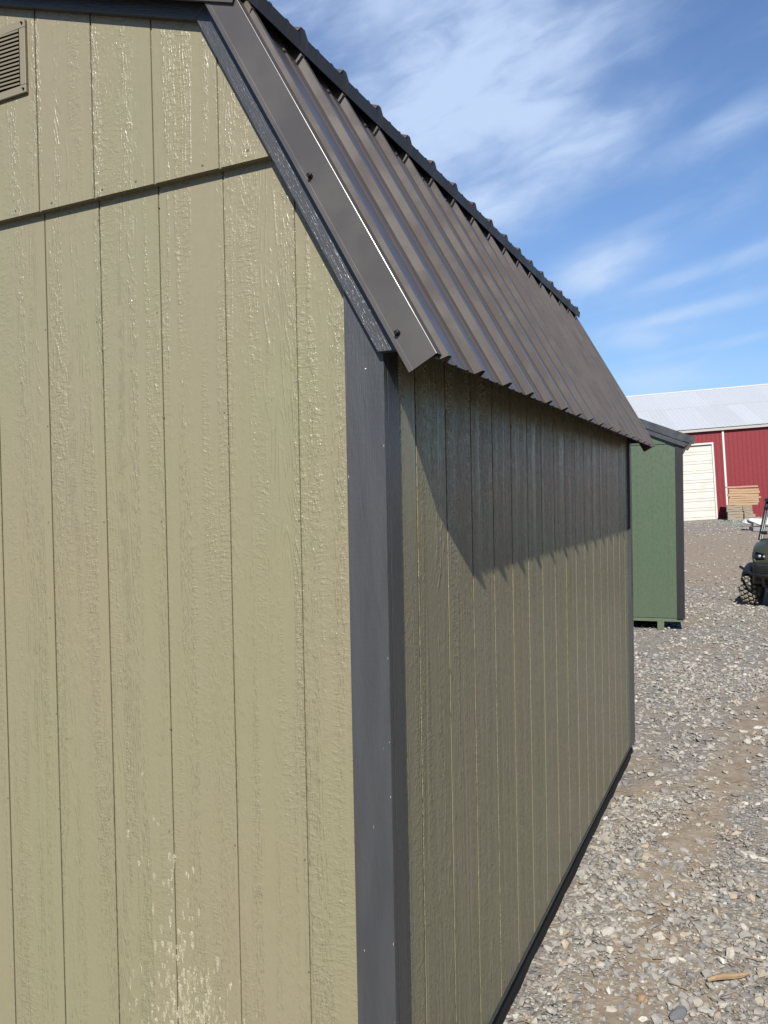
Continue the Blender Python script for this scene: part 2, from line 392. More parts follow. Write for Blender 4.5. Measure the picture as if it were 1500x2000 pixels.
sets = [scatter(5200, 1.7, 4.4, .006, .024, 2.0, 1, dens_near), scatter(15000, 1.7, 4.4, .002, .007, 1.0, 2, lambda x, y, d: np.clip(dens_near(x, y, d)+.15, 0, 1)),
        scatter(11000, 4.2, 8.0, .007, .024, 1.6, 3, dens_near), scatter(13000, 7.8, 14, .009, .030, 1.5, 4, dens_far),
        scatter(9000, 13.5, 22, .013, .034, 1.4, 6, dens_far), scatter(12000, 21, 43, .02, .045, 1.5, 8, dens_far)]
sx = np.concatenate([q[0] for q in sets]); sy = np.concatenate([q[1] for q in sets]); ssz = np.concatenate([q[2] for q in sets])
bs = (sx-BO.x)*BN.x+(sy-BO.y)*BN.y
ok = bs > .15; sx, sy, ssz = sx[ok], sy[ok], ssz[ok]
N = len(sx); sz_ = gz(sx, sy)
ax = np.stack([RNG.uniform(.75, 1.45, N), RNG.uniform(.6, 1.1, N), RNG.uniform(.35, .8, N)], -1)*ssz[:, None]
# crushed rock: jittered, cut icosahedra with a few flattened sides, so edges stay sharp
vv = ICO_V[None]*(1+RNG.uniform(-.22, .15, (N, 12, 1)))+RNG.uniform(-.10, .10, (N, 12, 3))
for _ in range(5):
    nd = RNG.normal(size=(N, 3)); nd /= np.linalg.norm(nd, axis=1, keepdims=True); lim = RNG.uniform(.30, .62, N)
    pr_ = (vv*nd[:, None, :]).sum(-1); ex = np.clip(pr_-lim[:, None], 0, None); vv = vv-ex[..., None]*nd[:, None, :]
vv = vv*1.25*ax[:, None, :]
a1 = RNG.uniform(0, 6.283, N); a2 = RNG.normal(0, .35, N)
c, s = np.cos(a2)[:, None], np.sin(a2)[:, None]
y1, z1 = vv[..., 1]*c-vv[..., 2]*s, vv[..., 1]*s+vv[..., 2]*c
c, s = np.cos(a1)[:, None], np.sin(a1)[:, None]
x2, y2 = vv[..., 0]*c-y1*s, vv[..., 0]*s+y1*c
hh = z1.min(1); zc = sz_-hh*RNG.uniform(-.05, .80, N)-.002
V = np.stack([x2+sx[:, None], y2+sy[:, None], z1+zc[:, None]], -1).reshape(-1, 3)
Fi = (ICO_F[None]+12*np.arange(N)[:, None, None]).reshape(-1)
me = bpy.data.meshes.new('gravel'); me.vertices.add(len(V)); me.vertices.foreach_set('co', V.ravel())
nf = N*20; me.loops.add(nf*3); me.loops.foreach_set('vertex_index', Fi.astype(np.int32))
me.polygons.add(nf); me.polygons.foreach_set('loop_start', np.arange(0, nf*3, 3, dtype=np.int32)); me.update(calc_edges=True)
M, t, b = mat('crushed_limestone', (.4, .4, .4), .85, 0, .3)
ge = t.new('ShaderNodeNewGeometry'); rnd = ge.outputs['Random Per Island']
cst = t.ramp(rnd, [(0, (.17, .17, .175)), (.10, (.25, .25, .26)), (.35, (.36, .355, .35)), (.6, (.46, .445, .41)), (.78, (.60, .57, .51)), (.88, (.50, .39, .27)), (.92, (.66, .63, .57)), (1, (.86, .83, .76))])
v = t.obj(); nn = t.noise(v, 55, 4, .65)
cst = t.mix(t.ss(nn, .32, .68, .1, .7), cst, (.42, .375, .305, 1)); cst = t.mix(t.ss(t.noise(v, 160, 3), .55, .75, 0, .5), cst, (.6, .58, .54, 1))
t.l.new(cst, b.inputs['Base Color']); t.l.new(t.bump(nn, .003, .6), b.inputs['Normal'])
me.materials.append(M); me.shade_flat(); go = bpy.data.objects.new('gravel', me); COL.objects.link(go); tag(go, 'loose grey and white crushed limestone gravel scattered over the dirt yard', 'gravel', None, 'stuff')

# ------------------------------------------------------------------ main shed
SHW = 2.44; SHL = 3.64; ZB = .083
shed = thing('garden_shed', 'large olive tan gambrel shed with slate trim and dark bronze metal roof', 'shed')
def Ztop(x):
    x = -abs(x+1.22)+0.0; x = x  # distance from the ridge line, negative
    h = 1.22+x                    # distance in from the side wall
    xx = -h
    steep = .32+1.8*(0.03-xx); up = 1.195+(-.45-xx)/3
    return H+min(steep, up)
def strips(lo, hi, off, step=.2032, gw=.008):
    """breakpoints: list of (a,b,is_groove)"""
    ks = range(int(math.floor((lo-off)/step))-1, int(math.ceil((hi-off)/step))+2)
    gs = sorted(off+k*step for k in ks if lo+.02 < off+k*step < hi-.02)
    out = []; a = lo
    for g_ in gs: out.append((a, g_-gw/2, False)); out.append((g_-gw/2, g_+gw/2, True)); a = g_+gw/2
    out.append((a, hi, False)); return out
def profile_wall(mb, lo, hi, off, zlo, zhi, P, depth=.012, gd=.0055, breaks=(), gw=.008):
    """grooved panel; P(h, inward, z) -> point. zhi is a function of h."""
    for a, b_, gr in strips(lo, hi, off, gw=gw):
        pts = [a]+[q for q in breaks if a < q < b_]+[b_]
        for u, v_ in zip(pts[:-1], pts[1:]):
            f = gd if gr else 0.0
            V = [P(u, f, zlo), P(v_, f, zlo), P(v_, f, zhi(v_)), P(u, f, zhi(u)), P(u, depth+.02, zlo), P(v_, depth+.02, zlo), P(v_, depth+.02, zhi(v_)), P(u, depth+.02, zhi(u))]
            mb.add(V, [(0, 1, 2, 3), (4, 7, 6, 5), (0, 4, 5, 1), (3, 2, 6, 7), (0, 3, 7, 4), (1, 5, 6, 2)])
mb = MB()
zb_ = H+.8105
profile_wall(mb, -SHW, 0, -.0241, ZB, lambda x: min(Ztop(x), zb_+.06), lambda h, i, z: (h, i, z), breaks=[-.31, -.27, -2.17, -2.13], gw=.006, gd=.0042)
o = mb.build('gable_wall', M_front, shed, fix=True)
mb = MB()
xr = -(.03-(.8105-.32)/1.8) 
profile_wall(mb, -SHW+.26, -.26, -.0241+.006, zb_, lambda x: Ztop(x), lambda h, i, z: (h, i-.022, z), depth=.004, breaks=[-.45, -1.22, -1.99], gw=.006, gd=.0042)
mb.build('gable_panel', M_front, shed)
mb = MB(); profile_wall(mb, .058, SHL-.075, .165, ZB, lambda y: H+.40, lambda h, i, z: (-i, h, z)); mb.build('side_wall', M_side, shed)
mb = MB(); profile_wall(mb, .058, SHL-.075, .165, ZB, lambda y: H+.40, lambda h, i, z: (-SHW+i, h, z)); mb.build('side_wall', M_side, shed)
mb = MB(); profile_wall(mb, -SHW, 0, -.0241, ZB, lambda x: Ztop(x), lambda h, i, z: (h, SHL-i, z), breaks=[-.45, -1.22, -1.99]); mb.build('back_wall', M_front, shed)
# corner trims
def rake_z(x): return H+.32+1.8*(.001-x)+.02
for sx_ in (0, 1):
    f = (lambda x: x) if sx_ == 0 else (lambda x: -SHW-x)
    mb = MB(); mb.prism([(f(-.093), ZB-.004), (f(.0045), ZB-.004), (f(.0045), rake_z(.0045)), (f(-.093), rake_z(-.093))], 'y', -.0195, -.0005)
    mb.build('corner_trim', M_trim, shed, bevel=.0012)
    for ya, yb in ((.0008, .060), (SHL-.077, SHL-.001)):
        mb = MB(); xs = sorted((f(.0045 if ya < 1 else .016), f(-.02))); mb.box((xs[0], ya, ZB-.004), (xs[1], yb, H+.40)); mb.build('corner_trim', M_trim, shed, bevel=.0015)
    mb = MB(); xs = sorted((f(.0045), f(-.09))); mb.box((xs[0], SHL+.0005, ZB-.004), (xs[1], SHL+.019, H+.30)); mb.build('corner_trim', M_trim, shed, bevel=.0015)
# rake boards front and back
def rake_board(y0, y1, fl):
    g_ = (lambda x: x) if not fl else (lambda x: -SHW-x)
    w_ = .095/.874
    k0 = (-.471, H+1.17); k1 = (-.471+.062, H+1.17+.076)
    mb = MB(); mb.prism([(g_(.001), H+.32), (g_(.001+w_), H+.32), (g_(k1[0]+.012), k1[1]-.012), (g_(k0[0]), k0[1])], 'y', y0, y1)
    mb.build('rake_board', M_rake, shed, bevel=.0015)
    rz_ = H+1.17+(1.22-.471)/3
    mb = MB(); mb.prism([(g_(k0[0]-.0015), k0[1]), (g_(k1[0]+.0105), k1[1]-.012), (g_(-1.22), rz_+.094+.012), (g_(-1.22), rz_)], 'y', y0, y1)
    mb.build('rake_board', M_rake2, shed, bevel=.0015)
for fl in (0, 1): rake_board(-.042, -.0225, fl); rake_board(SHL+.0195, SHL+.042, fl)
# floor rim and skids
mb = MB(); mb.box((-SHW-.003, -.003, ZB-.013), (.003, SHL+.003, ZB-.0055)); mb.build('floor_rim', M_trim, shed)
for xa, xb in ((-.045, -.010), (-SHW+.010, -SHW+.045)):
    mb = MB(); mb.box((xa, .012, -.05), (xb, SHL-.012, ZB-.014)); mb.build('perimeter_skid', M_dark, shed)
mb = MB(); mb.box((-SHW+.046, .012, -.02), (-.046, .045, ZB-.014)); mb.build('perimeter_skid', M_dark, shed)
for xc in (-.22, -1.22, -2.22):
    mb = MB(); mb.box((xc-.05, .05, -.01), (xc+.05, SHL-.03, ZB-.014)); mb.build('skid', M_treated, shed, bevel=.003)

# ribbed metal sheets
def rib_profile(y0, y1, first=-.0237, step=.2286, minor=True):
    pts = [(y0, 0.0)]; k = int(math.floor((y0-first)/step))-1
    c = first+k*step
    while c < y1+step:
        for dy, hh_ in ((-.024, 0), (-.009, .019), (.009, .019), (.024, 0)) + (((.066, 0), (.071, .0035), (.081, .0035), (.086, 0), (.142, 0), (.147, .0035), (.157, .0035), (.162, 0)) if minor else ()):
            yy = c+dy
            if y0+.002 < yy < y1-.002: pts.append((yy, hh_))
        c += step
    pts.append((y1, 0.0)); return pts
def rib_sheet(name, prof, A, B, nrm, material, parent, th=.0015, nseg=1):
    """prof (y,h) swept from A(x,z) to B(x,z); nrm 2D normal"""
    V = []; F = []; n = len(prof); m_ = nseg+1
    for lay in (0, 1):
        for i in range(m_):
            u = i/nseg; ax_, az_ = A[0]+(B[0]-A[0])*u, A[1]+(B[1]-A[1])*u
            for (yy, hh_) in prof:
                q = hh_-lay*th; V.append((ax_+nrm[0]*q, yy, az_+nrm[1]*q))
    for lay in (0, 1):
        b0 = lay*n*m_
        for i in range(m_-1):
            for j in range(n-1): F.append((b0+i*n+j, b0+i*n+j+1, b0+(i+1)*n+j+1, b0+(i+1)*n+j))
    for j in range(n-1): F.append((j, j+1, n*m_+j+1, n*m_+j)); q = (m_-1)*n; F.append((q+j, q+j+1, n*m_+q+j+1, n*m_+q+j))
    mb = MB(); mb.add(V, F); return mb.build(name, material, parent)
y0r, y1r = -.066, 3.690
for fl in (0, 1):
    f = (lambda x: x) if not fl else (lambda x: -SHW-x); sg = -1 if fl else 1
    pr = rib_profile(y0r, y1r)
    eN = (.874, .486); E0 = (.1475-.0, H+.290)
    top = (-.385, H+.290+1.796*(.1475+.385))
    rib_sheet('roof_sheet', pr, (f(E0[0]), E0[1]), (f(top[0]), top[1]), (sg*eN[0], eN[1]), M_metal, shed)
    uN = (.316, .949); K0 = (-.310, H+1.2025); rid = (-1.22, H+1.2025+.91/3)
    rib_sheet('roof_sheet', rib_profile(y0r, y1r, -.0434), (f(K0[0]), K0[1]), (f(rid[0]), rid[1]), (sg*uN[0], uN[1]), M_metal, shed)
    up_ = rib_profile(y0r, y1r, -.0434); V = []; n = len(up_)
    for dx_ in (0.0, -.0015):
        V += [(f(K0[0]+.0065+dx_), yy, K0[1]+uN[1]*hh_-.002) for yy, hh_ in up_]+[(f(K0[0]+.001+dx_), yy, K0[1]-.040) for yy, hh_ in up_]
    F = [(j, j+1, n+j+1, n+j) for j in range(n-1)]+[(2*n+j, 2*n+j+1, 3*n+j+1, 3*n+j) for j in range(n-1)]+[(n+j, n+j+1, 3*n+j+1, 3*n+j) for j in range(n-1)]+[(0, n, 3*n, 2*n), (n-1, 2*n-1, 4*n-1, 3*n-1)]
    mb = MB(); mb.add(V, F); mb.build('eave_flange', M_eave, shed)
    # sheathing
    mb = MB(); q = lambda tt, dn: (f(E0[0]-.486*tt-.874*dn), E0[1]+.874*tt-.486*dn)
    mb.prism([q(.045, .003), q(1.05, .003), q(1.05, .018), q(.045, .018)], 'y', -.03, SHL+.03); mb.build('roof_deck', M_dark, shed)
    mb = MB(); q = lambda tt, dn: (f(K0[0]-.949*tt-.316*dn), K0[1]+.316*tt-.949*dn)
    mb.prism([q(.10, .004), q(.955, .004), q(.955, .016), q(.10, .016)], 'y', -.03, SHL+.03); mb.build('roof_deck', M_dark, shed)
mb = MB(); rz_ = H+1.2025+.91/3
mb.prism([(-1.22-.15, rz_-.05+.026), (-1.22, rz_+.028), (-1.22+.15, rz_-.05+.026), (-1.22+.15, rz_-.05+.022), (-1.22, rz_+.024), (-1.22-.15, rz_-.05+.022)], 'y', y0r-.006, y1r+.006); mb.build('ridge_cap', M_flash, shed)

# rake flashing: a bent metal profile swept up the slope
def flashing(A, B, inn, name='rake_flashing', ysg=-1, yb=-.070, fl=0, wid=.073, cutA=None):
    """A,B: (x,z) of the lower (inner) edge at both ends; inn: outward 2D normal"""
    f = (lambda x: x) if not fl else (lambda x: -SHW-x)
    n2 = inn
    yf = yb
    prof = [(yf-ysg*.006, .0008), (yf+ysg*.0002, .0), (yf+ysg*.0008, .0006), (yf+ysg*.0006, .0102), (yf, .0110), (yf, .0122), (yf, wid-.0012), (yf-ysg*.0004, wid-.0003), (yf-ysg*.0014, wid), (yf-ysg*.066, wid+.001), (yf-ysg*.068, wid-.0005), (yf-ysg*.072, wid-.016)]
    V = []; F = []; n = len(prof)
    for (ax_, az_) in (A, B):
        for lay in (0, 1):
            for (yy, ww) in prof:
                wq = ww-lay*.0012 if yy*ysg < yf*ysg-.01 else ww
                yq = yy-ysg*lay*.0012 if not (yy*ysg < yf*ysg-.01) else yy
                V.append((f(ax_+n2[0]*wq), yq, az_+n2[1]*wq))
    for lay in (0, 1):
        for j in range(n-1):
            a = lay*n+j; F.append((a, a+1, 2*n+a+1, 2*n+a))
    for j in range(n-1): F.append((j, j+1, n+j+1, n+j)); F.append((2*n+j, 2*n+j+1, 3*n+j+1, 3*n+j))
    mb = MB(); mb.add(V, F); return mb.build(name, M_flash, shed)
M_screw, _, bb = mat('screw_steel', (.10, .095, .09), .3, .9); 
def screw(parent, p, nrm, sc=1.0):
    mb = MB(); mb.lathe([(0, 0), (.0072, 0), (.0072, .0012), (.0058, .003), (.0055, .004), (.0055, .004)], (0, 0, 0), 'z', 14)
    mb.lathe([(.0052, .0035), (.0052, .0085), (.0046, .0095), (0, .0095)], (0, 0, 0), 'z', 6)
    Mx = Vector((0, 0, 1)).rotation_difference(Vector(nrm)).to_matrix().to_4x4(); Mx = Mx @ Matrix.Scale(sc, 4); Mx.translation = Vector(p); mb.xf(Mx)
    return mb.build('screw', M_screw, parent, smooth=True)
s2 = Vector((-.486, .874)); 
for fl in (0, 1):
    g_ = 1 if not fl else -1
    for (ysg, yb) in ((-1, -.070), (1, 3.694)):
        A = (.087, H+.264); Lf = 1.075; B = (A[0]-.486*Lf, A[1]+.874*Lf)
        fo = flashing(A, B, (.874, .486), 'rake_flashing', ysg, yb, fl)
        for (px_, pz_) in ((.062, .350), (-.143, .719), (-.345, 1.080)) if not fl else ((.062, .350), (-.143, .719)):
            xx = px_ if not fl else -SHW-px_
            if pz_ < 1.0: screw(fo, (xx, yb+ysg*.001, H+pz_), (0, ysg, 0))
        # upper rake flashing laps over the lower one
        A2 = (-.338, H+1.153); B2 = (-1.22, H+1.153+.882/3)
        flashing(A2, B2, (.316, .949), 'rake_flashing', ysg, yb+ysg*.006, fl, wid=.066)
# louvred vent
vx0, vx1, vz0, vz1 = -1.375, -1.064, H+1.140, H+1.340
vent = MB(); yv = -.0225
fw = .022
for a, b_ in (((vx0, vz0), (vx1, vz0+fw)), ((vx0, vz1-fw), (vx1, vz1)), ((vx0, vz0+fw), (vx0+fw, vz1-fw)), ((vx1-fw, vz0+fw), (vx1, vz1-fw))):
    vent.box((a[0], yv-.009, a[1]), (b_[0], yv, b_[1]))
M_vent, tv, bv = mat('vent_paint', (.30, .262, .175), .4)
vo = vent.build('gable_vent', M_vent, shed, bevel=.0012)
lz = (vz1-vz0-2*fw); n_l = 14
mb = MB()
for i in range(n_l):
    zc = vz0+fw+lz*(i+.5)/n_l; dz = lz/n_l
    segs = 12
    V = []; F = []
    for j in range(segs+1):
        u = j/segs; xx = vx0+fw+(vx1-vx0-2*fw)*u; bow = .004*math.sin(math.pi*u)
        for (dy, dzz) in ((-.001, .66*dz), (-.0108-bow, .22*dz), (-.0098-bow, -.20*dz), (.0, .42*dz)): V.append((xx, yv+dy, zc+dzz))
    for j in range(segs):
        for k in range(4): F.append((j*4+k, j*4+(k+1) % 4, (j+1)*4+(k+1) % 4, (j+1)*4+k))
    mb.add(V, F)
mb.build('louvre', M_vent, vo)
mb = MB(); mb.box((vx0+.01, yv-.0005, vz0+.01), (vx1-.01, yv-.002, vz1-.01)); M_vb, _, _ = mat('vent_mesh', (.03, .022, .02), .9); mb.build('vent_screen', M_vb, vo)
for (xx, zz) in ((vx1-.009, vz1-.010), (vx1-.009, vz0+.010), (vx0+.009, vz1-.010), (vx0+.009, vz0+.010)):
    screw(vo, (xx, yv-.009, zz), (0, -1, 0), .5)
# dried splashes on the lower gable
mb = MB(); rr = random.Random(5)
def drop(cx, cz, w_, l_, dy):
    n = 12; V = [(cx, dy-.0003, cz)]; jit = [rr.uniform(.45, 1.35) for _ in range(n)]
    for k in range(n):
        a = 2*math.pi*k/n; dx = math.cos(a)*w_*jit[k]; dz = math.sin(a); dz = dz*w_*1.3 if dz > 0 else dz*l_
        V.append((cx+dx*(1 if dz > 0 else (1-.55*min(1, -dz/l_))), dy, cz+dz*1.0))
    mb.add(V, [(0, k+1, (k+1) % n+1) for k in range(n)])
for i in range(1700):
    u = rr.random()**.50                          # 1 = at the base of the splash
    zc = H-.86-.64*u; sp = .028+.062*u
    xc = -.66+.09*u+rr.gauss(0, sp)
    if rr.random() > .10+1.0*u**3: continue
    w_ = .0012+.0055*rr.random()**1.8; drop(xc, zc, w_, w_*rr.uniform(1.2, 7.5), -.0006)
for (xx, zz, w_, l_) in ((-.791, -.885, .006, .030), (-.70, -.83, .004, .012), (-.685, -.845, .004, .008), (-.702, -.985, .0065, .018), (-.71, -1.08, .004, .012), (-.72, -.95, .004, .016), (-.755, -.96, .005, .014), (-.573, -.945, .005, .012), (-.735, -.72, .004, .006)):
    drop(xx, H+zz, w_, l_, -.0006)
for i in range(9):
    drop(rr.uniform(-.50, -.42), H-1.2-rr.random()*.25, .003, .014, -.0006)
M, t, b = mat('dried_splash', (.76, .69, .49), .75)
nz = t.noise(t.obj(), 210, 5, .75); al = t.math('MULTIPLY', t.ss(nz, .36, .60, .0, .9), t.ss(t.noise(t.obj(), 45, 2), .30, .60, .35, 1.0)); t.l.new(al, b.inputs['Alpha'])
so_ = mb.build('splash_marks', M, shed, fix=False); so_['kind'] = 'stuff'; so_['label'] = 'cream dried splash marks low on the gable siding'
# pale chips and nail heads on the front corner trim
mb = MB()
for i in range(16):
    xx = rr.choice([rr.uniform(-.09, .0), .0015, .0]); zz = H+rr.uniform(-1.35, .25)
    if zz > H-.3 and rr.random() < .6: continue
    mb.box((xx-.0004*rr.uniform(.5, 1.6), -.0202, zz), (xx+.0004*rr.uniform(.5, 1.6), -.0199, zz+rr.uniform(.001, .007)))
for (xx, zz) in ((-.040, .29),):
    mb.lathe([(0, -.0020), (.0017, -.0016), (.0022, 0)], (xx, -.0195, H+zz), 'y', 8)
ch = mb.build('paint_chips', M_chip, shed, fix=False); ch['kind'] = 'stuff'
# nails along the seam of the gable panel
mb = MB()
M_nail, _, _ = mat('nail_paint', (.16, .14, .09), .5)
for k in range(14):
    xx = -.35-.155*k+rr.uniform(-.03, .03); mb.lathe([(0, -.0015), (.0028, -.001), (.0034, 0)], (xx, -.0222, H+.826+rr.uniform(-.004, .01)), 'y', 8)
for k in range(7):
    for j in range(9):
        if rr.random() < .5: continue
        mb.lathe([(0, -.0007), (.0026, -.0004), (.0030, .0005)], (-.24-.2032*k+rr.uniform(-.01, .01), -.0002, H-1.4+.27*j), 'y', 8)
nl = mb.build('nail_heads', M_nail, shed, fix=False); nl['kind'] = 'stuff'

# ------------------------------------------------------------------ green shed
Gm = Matrix.Rotation(math.radians(6), 4, 'Z'); cc0 = math.cos(math.radians(6)); s0 = math.sin(math.radians(6))
GO = Vector((-.21715428-.0045, 10.29642071-.10, -1.765+H)); 
green = thing('green_shed', 'narrow olive green garden shed with dark trim behind the far corner of the tan shed', 'shed', (GO.x, GO.y, float(gz(GO.x, GO.y))), math.radians(6))
gb = GO.z-float(gz(GO.x, GO.y))   # wall base above the ground there
GW, GL = 2.44, 3.2
def gtop(x):
    xx = -abs(x+1.22)+1.22; return gb+2.44+xx*.41
mb = MB(); profile_wall(mb, -GW, 0, -.2032*1-.0, gb, lambda x: gb+2.46, lambda h, i, z: (h, i, z)); mb.build('gable_wall', M_green, green)
mb = MB(); profile_wall(mb, -GW+.05, -.05, -.2032, gb+2.455, lambda x: max(gb+2.46, gtop(x)), lambda h, i, z: (h, i-.012, z), depth=.003, breaks=[-1.22]); mb.build('gable_panel', M_green, green)
for xa in (0, -GW):
    mb = MB()
    if xa == 0: mb.box((-.02, .02, gb), (0, GL, gb+2.42))
    else: mb.box((xa, .02, gb), (xa+.02, GL, gb+2.42))
    mb.build('side_wall', M_green, green)
mb = MB(); mb.box((-GW+.02, GL-.02, gb), (-.02, GL, gb+2.44)); mb.build('back_wall', M_green, green)
M_gtrim = wood_trim('charcoal_trim', (.030, .031, .036)); M_grake = wood_trim('grey_rake', (.075, .075, .085))
for xa, xb in ((-.090, .012), (-GW-.012, -GW+.09)):
    mb = MB(); mb.box((xa, -.019, gb-.012), (xb, -.0005, gb+2.44)); mb.build('corner_trim', M_gtrim, green, bevel=.002)
M_sill = timber('green_sill', (.13, .17, .095), (.10, .14, .08))
mb = MB(); mb.box((-GW, .004, gb-.052), (-.01, .05, gb-.008)); mb.build('floor_rim', M_sill, green)
M_gmet = metal_mat('dark_green_metal', (.028, .036, .042), .35, False)
for xc in (-.31, -1.22, -2.13):
    mb = MB(); mb.box((xc-.046, .0, -.0), (xc+.046, GL, gb-.054)); mb.build('skid', M_sill, green, bevel=.003)
for fl in (0, 1):
    f = (lambda x: x) if not fl else (lambda x: -GW-x)
    q = lambda x, dz: (f(x), gb+2.527-.41*(x-.171)+dz)
    mb = MB(); mb.prism([q(.171, 0), q(-1.22, 0), q(-1.22, -.115), q(.155, -.115+.008)], 'y', -.075, -.073+.004); mb.build('rake_flashing', M_gmet, green)
    mb = MB(); mb.prism([q(.09, -.115), q(-1.22, -.115), q(-1.22, -.185), q(.03, -.185)], 'y', -.058, -.020); mb.build('rake_board', M_grake, green)
    mb = MB(); mb.prism([q(.171, .002), q(-1.22, .002), q(-1.22, -.02), q(.171, -.02)], 'y', -.07, GL+.08); mb.build('roof_sheet', M_gmet, green)
    mb = MB(); mb.prism([(f(.013), gb+2.36), (f(.10), gb+2.455), (f(.10), gb+2.475), (f(.013), gb+2.52)], 'y', -.015, GL); mb.build('eave_return', M_grake, green)

# ------------------------------------------------------------------ red barn
mw = Matrix.Identity(4)
for i in range(3): mw[i][0] = BU[i]; mw[i][1] = -BN[i]; mw[i][2] = BV[i]; mw[i][3] = BO[i]
barn = thing('red_barn', 'long red metal barn with white ribbed roof and tall white overhead door', 'barn', mw=mw)
M_red = metal_mat('red_siding', (.28, .030, .040), .5, False, .25); M_red.node_tree.nodes['Principled BSDF'].inputs['Coat Weight'].default_value = 0.0
M_white, tw, bw = mat('white_trim', (.74, .73, .70), .5)
M, t, b = mat('white_door', (.74, .71, .64), .5); v = t.obj()
t.l.new(t.mix(t.ss(t.noise(v, 1.1, 5, .6), .35, .75, 0, .35), (.76, .735, .68, 1), (.55, .48, .38, 1)), b.inputs['Base Color'])
t.l.new(t.bump(t.noise(v, 1.6, 2), .03, .5), b.inputs['Normal']); M_door = M
M_fas, _, _ = mat('beige_fascia', (.50, .47, .43), .5)
M_roofw, t, b = mat('white_roof', (.66, .69, .73), .42); v = t.obj(); x, y, z = t.sep(v)
pan = t.new('ShaderNodeTexWhiteNoise', noise_dimensions='2D'); t.put(pan.inputs['Vector'], t.comb(t.math('FLOOR', t.math('DIVIDE', x, .9144)), t.math('FLOOR', t.math('DIVIDE', y, 4.7)), 0.0))
t.l.new(t.mix(t.math('ADD', t.math('MULTIPLY', pan.outputs['Value'], .45), t.math('MULTIPLY', t.noise(t.comb(t.math('MULTIPLY', x, 6), t.math('MULTIPLY', y, .6), 0.0), 1, 4), .4)), (.68, .72, .77, 1), (.56, .585, .61, 1)), b.inputs['Base Color'])
BX0, BX1, BDEP, BH = -26.0, 8.0, 19.4, 4.96
DX0, DX1, DH = -4.35, -.06, 4.18
# ribbed wall around the door opening
def wall_rib(mb, x0, x1, z0, z1, y=0.0, first=.82):
    pts = [(x0, 0)]; k = int(math.floor((x0-first)/.2286))-1; c_ = first+k*.2286
    while c_ < x1+.3:
        for dx, h_ in ((-.018, 0), (-.008, .009), (.008, .009), (.018, 0)):
            if x0+.002 < c_+dx < x1-.002: pts.append((c_+dx, h_))
        c_ += .2286
    pts.append((x1, 0)); V = []; F = []; n = len(pts)
    for zz in (z0, z1):
        for (xx, hh_) in pts: V.append((xx, y-hh_, zz))
    F = [(j, j+1, n+j+1, n+j) for j in range(n-1)]
    mb.add(V, F)
mb = MB()
wall_rib(mb, BX0, DX0-.001, -.4, BH); wall_rib(mb, DX1+.001, BX1, -.4, BH); wall_rib(mb, DX0, DX1, DH, BH)
mb.box((BX0, .03, -.4), (DX0, .12, BH)); mb.box((DX1, .03, -.4), (BX1, .12, BH)); mb.box((DX0, .03, DH), (DX1, .12, BH))
mb.build('wall', M_red, barn, fix=False)
mb = MB()
hr = BH+(BDEP/2)*math.tan(math.radians(18))
for xa, xb in ((BX0, BX0+.1), (BX1-.1, BX1)): mb.prism([(.13, -.6), (BDEP, -.6), (BDEP, BH), (BDEP/2, hr-.1), (.13, BH)], 'x', xa, xb)
mb.box((BX0+.11, BDEP-.1, -.6), (BX1-.11, BDEP, BH)); mb.build('wall', M_red, barn)
# overhead door: five sections per metre and a bit, each with stiffening grooves
mb = MB(); nsec = 8; sh = (DH)/nsec
for i in range(nsec):
    z0 = i*sh+.008; z1 = (i+1)*sh-.008; yy = .085
    mb.box((DX0+.02, yy, z0), (DX1-.02, yy+.04, z0+sh*.27)); mb.box((DX0+.02, yy, z0+sh*.27+.014), (DX1-.02, yy+.04, z1))
mb.box((DX0+.02, yy+.03, 0), (DX1-.02, yy+.08, DH)); dr = mb.build('overhead_door', M_door, barn)
mb = MB(); mb.box((DX1-.02, -.03, 0.0), (DX1+.07, .08, DH+.10)); mb.build('door_frame', M_white, barn, bevel=.004)
mb = MB(); mb.box((DX0-.07, -.03, 0.0), (DX0+.02, .08, DH+.10)); mb.build('door_frame', M_white, barn, bevel=.004)
mb = MB(); mb.box((DX0+.021, -.03, DH), (DX1-.021, .08, DH+.10)); mb.build('door_frame', M_white, barn, bevel=.004)
mb = MB(); mb.box((.475, -.075, -.15), (.585, -.022, BH-.05)); mb.build('downspout', M_white, barn, bevel=.01)
for xx in (BX0+.02, BX1-.13):
    mb = MB(); mb.box((xx, -.075, -.15), (xx+.11, -.022, BH-.05)); mb.build('downspout', M_white, barn, bevel=.01)
mb = MB(); mb.box((BX0-.3, -.19, BH-.055), (BX1+.3, -.14, BH+.10)); mb.box((BX0-.3, -.14, BH-.055), (BX1+.3, .0, BH-.03)); mb.build('fascia', M_fas, barn)
